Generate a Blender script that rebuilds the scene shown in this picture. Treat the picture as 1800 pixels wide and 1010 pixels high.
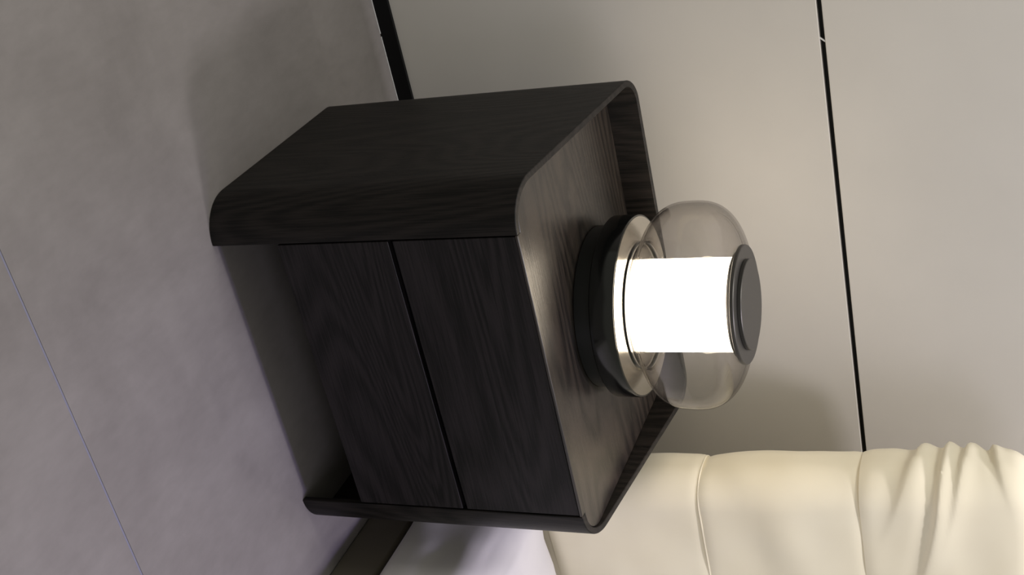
import bpy, bmesh, math, random
from mathutils import Vector, Matrix, noise

for o in list(bpy.data.objects):
    bpy.data.objects.remove(o, do_unlink=True)
scene = bpy.context.scene
COL = scene.collection

# ------------------------------------------------------------------ camera
# the photograph was taken with the phone held on its side: world "up" is image right
FPX = 2162.566
CAM = Vector((-0.66228, -1.35957, 1.15712))
YAW, PITCH, ROLL = 0.49896, 0.41555, -0.0173
fw = Vector((math.sin(YAW)*math.cos(PITCH), math.cos(YAW)*math.cos(PITCH), -math.sin(PITCH)))
rt = fw.cross(Vector((0, 0, 1))).normalized()
up = rt.cross(fw)
rt, up = math.cos(ROLL)*rt + math.sin(ROLL)*up, -math.sin(ROLL)*rt + math.cos(ROLL)*up
cd = bpy.data.cameras.new('camera')
cd.sensor_fit = 'HORIZONTAL'
cd.sensor_width = 36.0
cd.lens = FPX * 36.0 / 1800.0
cd.clip_start = 0.05
cam = bpy.data.objects.new('camera', cd)
COL.objects.link(cam)
X, Y, Z = up, -rt, -fw
cam.matrix_world = Matrix(((X.x, Y.x, Z.x, CAM.x), (X.y, Y.y, Z.y, CAM.y), (X.z, Y.z, Z.z, CAM.z), (0, 0, 0, 1)))
scene.camera = cam

# ------------------------------------------------------------------ light, exposure
vs = scene.view_settings
vs.view_transform = 'Standard'
vs.look = 'None'
vs.gamma = 1.0
vs.exposure = 0.5
vs.use_curve_mapping = False
world = bpy.data.worlds.new('world')
scene.world = world
world.use_nodes = True
world.node_tree.nodes['Background'].inputs['Color'].default_value = (1.0, 0.99, 0.84, 1)
world.node_tree.nodes['Background'].inputs['Strength'].default_value = 0.245

def area(name, loc, target, sx, sy, power, color, shape='RECTANGLE'):
    l = bpy.data.lights.new(name, 'AREA')
    l.shape = shape
    l.size = sx
    l.size_y = sy
    l.energy = power
    l.color = color
    o = bpy.data.objects.new(name, l)
    COL.objects.link(o)
    o.location = loc
    o.rotation_euler = (Vector(target) - Vector(loc)).to_track_quat('-Z', 'Y').to_euler()
    return o
area('ceiling_linear_light', (0.74, -0.20, 2.55), (0.74, -0.19, 0), 0.22, 0.10, 12.5, (0.98, 0.93, 0.97))
area('front_fill_light', (0.9, -3.0, 2.6), (0.4, -0.2, 0.2), 1.8, 1.2, 12, (0.88, 0.84, 1.0))  # added cool fill from the front, not a known fitting
area('left_fill_light', (-0.60, 0.0, 2.55), (-0.58, 0.05, 0), 0.5, 0.5, 12, (0.98, 0.96, 0.90), 'DISK')  # added overhead fill that lifts the floor and wall at left
area('ceiling_spot_light', (1.15, 0.47, 2.5), (0.2, 0.4, 0), 0.08, 0.08, 1.8, (1.0, 0.95, 0.92), 'DISK')
sl = bpy.data.lights.new('purple_spot_light', 'SPOT')
sl.energy = 42
sl.color = (0.52, 0.42, 1.0)
sl.spot_size = math.radians(42)
sl.spot_blend = 1.0
sl.shadow_soft_size = 0.08
so_ = bpy.data.objects.new('purple_spot_light', sl)
COL.objects.link(so_)
so_.location = (0.62, -0.33, 2.5)
so_.rotation_euler = (Vector((0.60, -0.28, 0)) - so_.location).to_track_quat('-Z', 'Y').to_euler()

# ------------------------------------------------------------------ material helpers
def s2l(c):
    return tuple(((v/255.0)/12.92 if v/255.0 <= 0.04045 else ((v/255.0+0.055)/1.055)**2.4) for v in c) + (1.0,)

class NT:
    def __init__(self, name):
        self.m = bpy.data.materials.new(name)
        self.m.use_nodes = True
        self.t = self.m.node_tree
        self.b = self.t.nodes['Principled BSDF']
        self.out = self.t.nodes['Material Output']
    def n(self, typ, **kw):
        nd = self.t.nodes.new(typ)
        for k, v in kw.items():
            if k.startswith('_'):
                setattr(nd, k[1:], v)
            else:
                nd.inputs[k.replace('__', ' ')].default_value = v
        return nd
    def l(self, a, b):
        self.t.links.new(a, b)
    def coords(self, scale=(1, 1, 1), rot=(0, 0, 0)):
        c = self.n('ShaderNodeTexCoord')
        m = self.n('ShaderNodeMapping')
        m.inputs['Scale'].default_value = scale
        m.inputs['Rotation'].default_value = rot
        self.l(c.outputs['Object'], m.inputs['Vector'])
        return m.outputs['Vector']
    def ramp(self, fac, stops):
        r = self.n('ShaderNodeValToRGB')
        e = r.color_ramp.elements
        e[0].position, e[0].color = stops[0]
        e[1].position, e[1].color = stops[-1]
        for p, c in stops[1:-1]:
            x = e.new(p)
            x.color = c
        self.l(fac, r.inputs['Fac'])
        return r.outputs['Color']
    def bump(self, h, strength, dist):
        b = self.n('ShaderNodeBump')
        b.inputs['Strength'].default_value = strength
        b.inputs['Distance'].default_value = dist
        self.l(h, b.inputs['Height'])
        self.l(b.outputs['Normal'], self.b.inputs['Normal'])
        return b

def plain(name, rgb, rough=0.6, metal=0.0, spec=0.5):
    k = NT(name)
    k.b.inputs['Base Color'].default_value = s2l(rgb)
    k.b.inputs['Roughness'].default_value = rough
    k.b.inputs['Metallic'].default_value = metal
    k.b.inputs['Specular IOR Level'].default_value = spec
    return k

def wood(name, axis, dark, light, rough=0.5, spec=0.28):
    """black stained oak: long pores along axis, soft cathedral bands"""
    k = NT(name)
    fine = [420.0]*3; fine[axis] = 14.0
    broad = [6.0]*3; broad[axis] = 0.9
    n1 = k.n('ShaderNodeTexNoise', Scale=1.0, Detail=3.0, Roughness=0.6)
    k.l(k.coords(fine), n1.inputs['Vector'])
    n2 = k.n('ShaderNodeTexNoise', Scale=1.0, Detail=1.0, Roughness=0.35, Distortion=0.25)
    k.l(k.coords(broad), n2.inputs['Vector'])
    # growth-ring bands from the broad field
    mul = k.n('ShaderNodeMath', _operation='MULTIPLY'); mul.inputs[1].default_value = 190.0
    k.l(n2.outputs['Fac'], mul.inputs[0])
    sn = k.n('ShaderNodeMath', _operation='SINE')
    k.l(mul.outputs[0], sn.inputs[0])
    mr = k.n('ShaderNodeMapRange'); mr.inputs['From Min'].default_value = -1; mr.inputs['From Max'].default_value = 1
    k.l(sn.outputs[0], mr.inputs['Value'])
    mix = k.n('ShaderNodeMix', _data_type='FLOAT'); mix.inputs[0].default_value = 0.2
    k.l(n1.outputs['Fac'], mix.inputs[2])
    k.l(mr.outputs['Result'], mix.inputs[3])
    col = k.ramp(mix.outputs[0], [(0.34, s2l(dark)), (0.66, s2l(light))])
    k.l(col, k.b.inputs['Base Color'])
    k.b.inputs['Roughness'].default_value = rough
    k.b.inputs['Specular IOR Level'].default_value = spec
    k.bump(mix.outputs[0], 0.5, 0.0008)
    return k.m

M = {}
M['wood_v'] = wood('stained_oak_vertical', 2, (10, 9, 8), (34, 30, 28), 0.5, 0.26)
M['wood_h'] = wood('stained_oak_horizontal', 0, (11, 10, 11), (36, 32, 34), 0.5)
M['wood_top_lit'] = wood('stained_oak_top_lit', 0, (20, 17, 15), (52, 45, 39), 0.33, 0.75)  # same oak in a lighter colour, lamplight on the top painted in
M['gap'] = plain('black_recess', (12, 12, 13), 0.8).m

def tile_mat():
    k = NT('grey_porcelain')
    n1 = k.n('ShaderNodeTexNoise', Scale=5.0, Detail=6.0, Roughness=0.62, Distortion=0.3)
    k.l(k.coords((1, 1, 1)), n1.inputs['Vector'])
    n2 = k.n('ShaderNodeTexNoise', Scale=70.0, Detail=3.0, Roughness=0.6)
    k.l(k.coords((1, 0.35, 1), (0, 0, 0.5)), n2.inputs['Vector'])
    mix = k.n('ShaderNodeMix', _data_type='FLOAT'); mix.inputs[0].default_value = 0.22
    k.l(n1.outputs['Fac'], mix.inputs[2]); k.l(n2.outputs['Fac'], mix.inputs[3])
    col = k.ramp(mix.outputs[0], [(0.3, s2l((115, 110, 108))), (0.7, s2l((136, 131, 129)))])
    k.l(col, k.b.inputs['Base Color'])
    k.b.inputs['Roughness'].default_value = 0.5
    k.bump(n2.outputs['Fac'], 0.1, 0.0005)
    return k.m
M['tile'] = tile_mat()
M['grout'] = plain('grout', (124, 124, 142), 0.8).m

def wall_mat():
    k = NT('matte_greige_panel')
    n1 = k.n('ShaderNodeTexNoise', Scale=3.0, Detail=4.0)
    k.l(k.coords(), n1.inputs['Vector'])
    col = k.ramp(n1.outputs['Fac'], [(0.3, s2l((194, 190, 184))), (0.7, s2l((201, 197, 191)))])
    k.l(col, k.b.inputs['Base Color'])
    k.b.inputs['Roughness'].default_value = 0.7
    k.b.inputs['Specular IOR Level'].default_value = 0.25
    n2 = k.n('ShaderNodeTexNoise', Scale=350.0, Detail=2.0)
    k.l(k.coords(), n2.inputs['Vector'])
    k.bump(n2.outputs['Fac'], 0.08, 0.0004)
    return k.m
M['wall'] = wall_mat()
M['baseboard'] = plain('black_skirting', (7, 7, 8), 0.7, 0.0, 0.2).m
M['sealant'] = plain('white_sealant', (200, 200, 200), 0.6).m

def cloth_mat(name, rgb, rgb2, rough=0.75, scale=260.0, sheen=0.2):
    k = NT(name)
    n1 = k.n('ShaderNodeTexNoise', Scale=6.0, Detail=3.0)
    k.l(k.coords(), n1.inputs['Vector'])
    col = k.ramp(n1.outputs['Fac'], [(0.35, s2l(rgb)), (0.65, s2l(rgb2))])
    k.l(col, k.b.inputs['Base Color'])
    k.b.inputs['Roughness'].default_value = rough
    k.b.inputs['Specular IOR Level'].default_value = 0.25
    k.b.inputs['Sheen Weight'].default_value = sheen
    n2 = k.n('ShaderNodeTexNoise', Scale=scale, Detail=2.0)
    k.l(k.coords(), n2.inputs['Vector'])
    k.bump(n2.outputs['Fac'], 0.1, 0.0006)
    return k.m
M['headboard'] = cloth_mat('cream_upholstery', (238, 229, 206), (242, 234, 213))
M['mattress'] = cloth_mat('white_bed_cloth', (205, 202, 200), (216, 213, 210))
M['bedframe'] = cloth_mat('olive_brown_fabric', (86, 80, 66), (96, 89, 74), 0.85, 400.0)

M['black_metal'] = plain('satin_black_metal', (18, 19, 19), 0.38).m
M['black_gloss'] = plain('gloss_black', (13, 14, 14), 0.12).m
M['gunmetal'] = plain('gunmetal_cap', (84, 82, 80), 0.42, 0.75).m
M['chrome'] = plain('polished_plate', (205, 200, 190), 0.16, 1.0).m

def glass():
    k = NT('smoke_tinted_glass')
    k.t.nodes.remove(k.b)
    tr = k.n('ShaderNodeBsdfTransparent'); tr.inputs['Color'].default_value = (0.93, 0.915, 0.905, 1)
    gl = k.n('ShaderNodeBsdfGlossy'); gl.inputs['Roughness'].default_value = 0.02
    lw = k.n('ShaderNodeLayerWeight'); lw.inputs['Blend'].default_value = 0.5
    p3 = k.n('ShaderNodeMath', _operation='POWER'); p3.inputs[1].default_value = 4.0
    k.l(lw.outputs['Facing'], p3.inputs[0])
    k.l(k.ramp(p3.outputs[0], [(0.0, (0.955, 0.945, 0.935, 1)), (1.0, (0.55, 0.52, 0.50, 1))]), tr.inputs['Color'])
    pw = k.n('ShaderNodeMath', _operation='POWER'); pw.inputs[1].default_value = 5.0
    k.l(lw.outputs['Facing'], pw.inputs[0])
    fr = k.n('ShaderNodeMapRange'); fr.inputs['To Min'].default_value = 0.05; fr.inputs['To Max'].default_value = 0.9
    k.l(pw.outputs[0], fr.inputs['Value'])
    mx = k.n('ShaderNodeMixShader')
    k.l(fr.outputs['Result'], mx.inputs['Fac'])
    k.l(tr.outputs[0], mx.inputs[1]); k.l(gl.outputs[0], mx.inputs[2])
    k.l(mx.outputs[0], k.out.inputs['Surface'])
    return k.m
M['glass'] = glass()
def glow():
    k = NT('opal_diffuser')
    k.b.inputs['Base Color'].default_value = (0.9, 0.88, 0.84, 1)
    k.b.inputs['Emission Color'].default_value = (1.0, 0.87, 0.68, 1)
    k.b.inputs['Emission Strength'].default_value = 6.5
    return k.m
M['glow'] = glow()

# ------------------------------------------------------------------ mesh helpers
def link(name, verts, faces, mat, parent=None, smooth=None, bevel=0.0, segs=3):
    me = bpy.data.meshes.new(name)
    me.from_pydata([tuple(v) for v in verts], [], faces)
    bm = bmesh.new(); bm.from_mesh(me)
    bmesh.ops.recalc_face_normals(bm, faces=bm.faces[:])
    bm.to_mesh(me); bm.free()
    me.materials.append(mat)
    if smooth is not None:
        for p in me.polygons:
            p.use_smooth = True
        me.set_sharp_from_angle(angle=math.radians(smooth))
    o = bpy.data.objects.new(name, me)
    COL.objects.link(o)
    o.parent = parent
    if bevel:
        b = o.modifiers.new('bevel', 'BEVEL')
        b.width = bevel; b.segments = segs; b.limit_method = 'ANGLE'; b.angle_limit = math.radians(40)
        b.harden_normals = smooth is not None
    return o

def box(name, lo, hi, mat, parent=None, bevel=0.0):
    v = [(x, y, z) for x in (lo[0], hi[0]) for y in (lo[1], hi[1]) for z in (lo[2], hi[2])]
    f = [(0, 1, 3, 2), (4, 6, 7, 5), (0, 4, 5, 1), (2, 3, 7, 6), (0, 2, 6, 4), (1, 5, 7, 3)]
    return link(name, v, f, mat, parent, 35 if bevel else None, bevel)

def lathe(name, prof, mat, parent=None, seg=96, smooth=40, closed=False):
    v, f = [], []
    n = len(prof)
    idx = []
    for r, z in prof:
        if r < 1e-6:
            idx.append([len(v)]*seg); v.append((0, 0, z))
        else:
            idx.append(list(range(len(v), len(v)+seg)))
            for i in range(seg):
                a = 2*math.pi*i/seg
                v.append((r*math.cos(a), r*math.sin(a), z))
    for j in range(n if closed else n-1):
        A, B = idx[j], idx[(j+1) % n]
        for i in range(seg):
            q = [A[i], A[(i+1) % seg], B[(i+1) % seg], B[i]]
            u = []
            for x in q:
                if x not in u: u.append(x)
            if len(u) > 2: f.append(tuple(u))
    return link(name, v, f, mat, parent, smooth)

def empty(name, loc, label, cat):
    o = bpy.data.objects.new(name, None)
    o.empty_display_size = 0.1
    COL.objects.link(o)
    o.location = loc
    o['label'] = label; o['category'] = cat
    return o

def structure(o, label, cat):
    o['kind'] = 'structure'; o['label'] = label; o['category'] = cat

# ------------------------------------------------------------------ room shell
YW = 0.6565          # wall face
floor = box('floor', (-3.0, -3.6, -0.10), (3.6, YW+0.12, -0.0012), M['grout'])
structure(floor, 'grey porcelain slab floor with thin bluish grout joints', 'floor')
YG, G = -0.3653, 0.0016
def tile(x0, x1, y0, y1):
    t = box('tile', (x0+G, y0+G, -0.012), (x1-G, y1-G, 0.0), M['tile'], floor, 0.0008)
    return t
for x0, x1 in ((-3.0, -0.828), (-0.828, 1.572), (1.572, 3.6)):
    tile(x0, x1, YG, YW+0.12)
for x0, x1 in ((-3.0, -2.228), (-2.228, 0.90), (0.90, 2.572), (2.572, 3.6)):
    tile(x0, x1, YG-1.2, YG)
for x0, x1 in ((-3.0, -0.828), (-0.828, 1.572), (1.572, 3.6)):
    tile(x0, x1, YG-3.23, YG-1.2)

wall = box('wall_back', (-3.0, YW+0.014, 0.0), (3.6, YW+0.12, 2.9), M['gap'])
structure(wall, 'matte greige panelled wall with a black horizontal shadow joint', 'wall')
ZS = 0.8107
box('wall_panel', (-3.0, YW, 0.030), (3.6, YW+0.014, ZS-0.0042), M['wall'], wall, 0.0012)
box('wall_panel', (-3.0, YW, ZS+0.0042), (3.6, YW+0.014, 2.9), M['wall'], wall, 0.0012)
fl = box('paint_fleck', (-0.006, -0.0015, -0.0012), (0.006, 0.0015, 0.0012), M['sealant'], wall, 0.0005)
fl.location = (-0.021, YW+0.002, ZS); fl.rotation_euler = (0, math.radians(-50), 0)

bb = box('baseboard_back', (-3.0, YW-0.006, 0.0005), (3.6, YW+0.012, 0.0327), M['baseboard'], None, 0.001)
structure(bb, 'low black baseboard strip along the foot of the wall', 'baseboard')
random.seed(4)
x = -2.99
while x < 3.55:
    L = random.uniform(0.03, 0.16)
    box('sealant', (x, YW-0.0075, 0.0003), (x+L, YW-0.0058, 0.0019), M['sealant'], bb)
    x += L + random.uniform(0.002, 0.012)

# ------------------------------------------------------------------ nightstand
XB, H, R, RB, D, T = 0.4762, 0.50, 0.065, 0.045, 0.445, 0.0105
ns = empty('nightstand', (0, 0, 0), 'black stained oak nightstand with rounded wraparound shell and two plain drawers', 'nightstand')

def plan(off):
    """C-shaped plan from the left front end round the back to the right front end, inset by off"""
    pts = []
    def arc(cx, cy, r, a0, a1, n):
        for i in range(n+1):
            a = math.radians(a0 + (a1-a0)*i/n)
            pts.append((cx + r*math.cos(a), cy + r*math.sin(a)))
    arc(0, R, R-off, 270, 180, 14)
    for i in range(1, 8):
        pts.append((-R+off, R + (D-RB-R)*i/8))
    arc(-R+RB, D-RB, RB-off, 180, 90, 12)
    for i in range(1, 8):
        pts.append((-R+RB + (XB+2*R-2*RB)*i/8, D-off))
    arc(XB+R-RB, D-RB, RB-off, 90, 0, 12)
    for i in range(1, 8):
        pts.append((XB+R-off, D-RB - (D-RB-R)*i/8))
    arc(XB, R, R-off, 0, -90, 14)
    return pts
po, pi_ = plan(0), plan(T)
rim = lambda y: H + 0.115*max(0.0, y)
v, f = [], []
for (a, b) in zip(po, pi_):
    zt = rim(a[1])
    v += [(a[0], a[1], 0.0), (a[0], a[1], zt), (b[0], b[1], zt), (b[0], b[1], 0.0)]
for i in range(len(po)-1):
    for j in range(4):
        f.append((4*i+j, 4*i+(j+1) % 4, 4*i+4+(j+1) % 4, 4*i+4+j))
f.append((0, 1, 2, 3)); f.append((4*len(po)-4, 4*len(po)-3, 4*len(po)-2, 4*len(po)-1))
shell = link('shell', v, f, M['wood_v'], ns, 35, 0.0018, 3)

# top board fills the plan inside the shell
pin = plan(T+0.0002)
pin = [q for q in pin if q[1] > T+0.002]
ring = [(0.0002, 0.0), (0.0002, T+0.0004)] + pin + [(XB-0.0002, T+0.0004), (XB-0.0002, 0.0)]
n = len(ring)
v = [(a, b, H) for a, b in ring] + [(a, b, H-0.005) for a, b in ring]
f = [tuple(range(n)), tuple(range(2*n-1, n-1, -1))] + [(i, (i+1) % n, n+(i+1) % n, n+i) for i in range(n)]
link('top_board', v, f, M['wood_top_lit'], ns, 35, 0.002, 2)

ZD, ZM = 0.114, 0.3037
box('carcass', (0.015-R+T, 0.024, ZD+0.004), (XB+R-T-0.012, D-T-0.001, H-0.0055), M['gap'], ns)
for z0, z1 in ((ZD, ZM-0.0045), (ZM+0.003, H-0.0053)):
    d = box('drawer', (0.0022, 0.001, z0), (XB-0.0022, 0.022, z1), M['wood_h'], ns, 0.0012)

# ------------------------------------------------------------------ table lamp
LX, LY = 0.2462, 0.2413
lamp = empty('table_lamp', (LX, LY, H), 'glass globe table lamp with glowing white cylinder and black drum base', 'lamp')
def rel(p): return [(r, z-H) for r, z in p]
lathe('foot_disc', rel([(0, .5002), (.1268, .5002), (.1278, .501), (.1278, .5285), (.1268, .5293), (0, .5293)]), M['black_metal'], lamp)
lathe('drum', rel([(0, .5293), (.1408, .5293), (.1425, .531), (.1427, .5655), (.1420, .5675), (.1395, .5678), (.136, .5662), (0, .5662)]), M['black_gloss'], lamp)
lathe('reflector_plate', rel([(0, .5668), (.100, .5668), (.1395, .5672), (.1395, .5684), (.100, .5700), (0, .5702)]), M['chrome'], lamp)
lathe('gap_shadow_ring', rel([(.0985, .5700), (.1015, .5700), (.1015, .5722), (.0985, .5722)]), M['black_gloss'], lamp, closed=True)  # thin black ring painted in for the shadow gap under the globe
# globe: squat superellipse, open at neck and under the cap
prof = []
zc, hh, rm, ex = 0.6535, 0.0795, 0.1600, 2.85
for i in range(61):
    a = math.radians(-90 + 180*i/60)
    c, s = math.cos(a), math.sin(a)
    r = rm*abs(c)**(2/ex); z = zc + hh*math.copysign(abs(s)**(2/ex), s)
    if (z < zc and r < 0.101) or (z > zc and r < 0.084):
        continue
    prof.append((r, z))
prof = [(0.101, zc-hh*0.985)] + prof + [(0.084, zc+hh*0.99)]
g = lathe('glass_globe', rel(prof), M['glass'], lamp, 128, 80)
so = g.modifiers.new('thickness', 'SOLIDIFY'); so.thickness = 0.003; so.offset = -1
lathe('diffuser', rel([(0, .5712), (.070, .5712), (.0722, .573), (.0722, .7192), (0, .7192)]), M['glow'], lamp)
lathe('cap_underside', rel([(0, .7194), (.0805, .7194), (.0845, .7235), (.0855, .7258), (0, .7262)]), M['black_metal'], lamp)
cap = lathe('cap', rel([(0, .7262), (.0895, .7262), (.0908, .7270), (.0908, .7318), (.0898, .7328), (0.0, .7328)]), M['gunmetal'], lamp)
lathe('cap_disc', rel([(0, .7328), (.0678, .7328), (.0688, .7334), (.0689, .7383), (.0680, .7392), (0, .7394)]), M['gunmetal'], cap)

# ------------------------------------------------------------------ bed
bed = empty('bed', (0.64, 0.0, 0), 'low bed with cream padded three-panel headboard and olive brown base', 'bed')
def wpar(o):
    o.parent = bed
    o.matrix_parent_inverse = Matrix.Translation(bed.location).inverted()
    return o
XR = 2.34
wpar(box('bed_base', (0.638, -1.75, 0.0), (XR, 0.36, 0.088), M['bedframe'], None, 0.006))
wpar(box('headboard_plinth', (0.68, 0.300, 0.088), (XR-0.05, 0.365, 0.31), M['headboard'], None, 0.01))

# headboard: three soft panels, leaning back; built as a swept skin
XL, TH, RF, RK = 0.655, 0.125, 0.060, 0.045
def hb_plan():
    P = []
    def arc(cx, cy, r, a0, a1, n):
        for i in range(n+1):
            a = math.radians(a0+(a1-a0)*i/n)
            P.append((cx+r*math.cos(a), cy+r*math.sin(a), math.cos(a), math.sin(a)))
    for i in range(6):
        P.append((XL+0.06+(XR-XL-0.1)*(1-i/6)**2, TH, 0.0, 1.0))
    arc(XL+RK, TH-RK, RK, 90, 180, 16)
    arc(XL+RF, RF, RF, 180, 270, 22)
    for i in range(1, 80):
        P.append((XL+RF+0.55*i/79, 0.0, 0.0, -1.0))
    for i in range(1, 9):
        P.append((XL+RF+0.55+(XR-XL-RF-0.59)*i/8, 0.0, 0.0, -1.0))
    return P
LEAN = 0.10
def ybase(z): return 0.292 + LEAN*(z-0.30)
folds = [  # z at the side, fall per metre, amplitude, reach along the panel, half width
    (0.951, 0.24, 0.008, 0.12, 0.024), (0.990, 0.06, 0.010, 0.26, 0.020),
    (1.028, 0.12, 0.009, 0.12, 0.018), (1.064, -0.25, 0.008, 0.07, 0.014)]
def hb_panel(z0, z1, top, seed):
    P = hb_plan()
    # arc length measured from the silhouette (left back corner) round to the front
    s, S = 0.0, []
    for i, q in enumerate(P):
        if i: s += math.hypot(q[0]-P[i-1][0], q[1]-P[i-1][1])
        S.append(s)
    s0 = S[12]
    NZ = 72 if top else 44
    v, f = [], []
    for j in range(NZ+1):
        t = j/NZ
        # profile: pulled in at both seams, full in the middle
        for i, (x, y, nx, ny) in enumerate(P):
            z = z0 + (z1-z0)*t
            d = S[i]-s0
            lo = max(0.0, 1-t/0.075); hi_ = max(0.0, (t-0.925)/0.075)
            puff = -0.0035*(lo**2) - (0.0035*hi_**2 if not top else 0.0)
            puff += 0.003*math.sin(math.pi*t)
            w = noise.noise(Vector((x*5+seed, y*5, z*9)))*0.005 + noise.noise(Vector((x*9+seed, y*9+z*12, z*3)))*0.0042
            px, py = x, y
            if top:
                for zk, fall, amp, reach, hw in folds:
                    cz = zk - fall*max(0.0, d) - 0.35*max(0, d)**2
                    u = (z-cz)/hw
                    e = math.exp(-(max(0.0, d-0.02)/reach)**2)
                    # steep under side, long upper side
                    if u < 0: sh = math.exp(-(u*4.0)**2)
                    else: sh = math.exp(-(u*0.8)**2)
                    puff += amp*e*(sh-0.65*math.exp(-((u+0.85)*1.25)**2))
                # roll over at the top with a broad rounded end
                k = max(0.0, (t-0.80)/0.20)
                inset = TH*0.46*(1-math.sqrt(max(0.0, 1-k**2.2)))
                puff -= inset
                if x < XL+0.16:
                    dz = ((XL+0.16-x)/0.16)**2 * 0.035 * (t**3)
                    z -= dz
            ex_ = puff + w
            v.append((px+nx*ex_, ybase(z)+py+ny*ex_, z))
    m = len(P)
    for j in range(NZ):
        for i in range(m-1):
            f.append((j*m+i, j*m+i+1, (j+1)*m+i+1, (j+1)*m+i))
    # close bottom and top
    f.append(tuple(range(m))); f.append(tuple(range(NZ*m, NZ*m+m)))
    # widen to the full bed by carrying the right end on
    o = link('headboard_panel', v, f, M['headboard'], None, 60)
    return wpar(o)
hb_panel(0.285, 0.572, False, 1.7)
hb_panel(0.570, 0.848, False, 5.2)
hb_panel(0.846, 1.150, True, 9.1)
# piping beads in the two seams, following the panel plan
def piping(z, r=0.002):
    P = hb_plan()
    v, f = [], []
    k = 8
    for x, y, nx, ny in P:
        cx, cy = x-nx*0.004, y-ny*0.004
        for a in range(k):
            b = 2*math.pi*a/k
            v.append((cx+nx*r*math.cos(b), ybase(z)+cy+ny*r*math.cos(b), z+r*math.sin(b)))
    for i in range(len(P)-1):
        for a in range(k):
            f.append((i*k+a, i*k+(a+1) % k, (i+1)*k+(a+1) % k, (i+1)*k+a))
    return wpar(link('piping', v, f, M['headboard'], None, 80))
piping(0.571); piping(0.847)

# mattress: soft slab with a rounded, slightly rumpled side
def mattress():
    x0, x1, y0, y1, z0, z1 = 0.622, XR-0.02, -1.74, 0.272, 0.137, 0.30
    r = 0.07
    prof = [(0.5, 0.098), (0.1, 0.098)]
    for i in range(9):
        a = math.radians(-90 - 90*i/8); prof.append((0.02+0.02*math.cos(a), 0.098+0.02+0.02*math.sin(a)))
    for i in range(1, 7):
        prof.append((0.0, 0.118 + (z1-r-0.118)*i/7))
    for i in range(13):
        a = math.radians(180 - 90*i/12); prof.append((r+r*math.cos(a), z1-r+r*math.sin(a)))
    for i in range(1, 14):
        prof.append((r + 0.06*i, z1))
    prof += [(x1-x0-0.07, z1), (x1-x0, z1-0.07), (x1-x0, 0.12), (x1-x0-0.02, 0.098)]
    NY = 150
    v, f = [], []
    m = len(prof)
    for j in range(NY+1):
        y = y1 - (y1-y0)*(j/NY)**1.4
        e = max(0.0, 1-(y1-y)/0.05)
        for px, pz in prof:
            w = noise.noise(Vector((px*7, y*6, pz*7)))*0.012 + noise.noise(Vector((px*18+3, y*15, pz*18)))*0.005
            dz = w if pz > z1-0.03 else (0.6*w if px < 0.06 else 0)
            drop = 0.02*(1-math.sqrt(max(0, 1-e*e))) if pz > 0.2 else 0
            v.append((x0+px - (w if px < 0.06 else 0), y, pz+dz-drop))
    for j in range(NY):
        for i in range(m-1):
            f.append((j*m+i, j*m+i+1, (j+1)*m+i+1, (j+1)*m+i))
        f.append((j*m+m-1, j*m, (j+1)*m, (j+1)*m+m-1))
    f.append(tuple(range(m))); f.append(tuple(range(NY*m, NY*m+m)))
    o = link('mattress', v, f, M['mattress'], None, 60)
    o['label'] = 'soft white mattress lying on the olive brown bed base'
    o['category'] = 'mattress'
    return o
mattress()
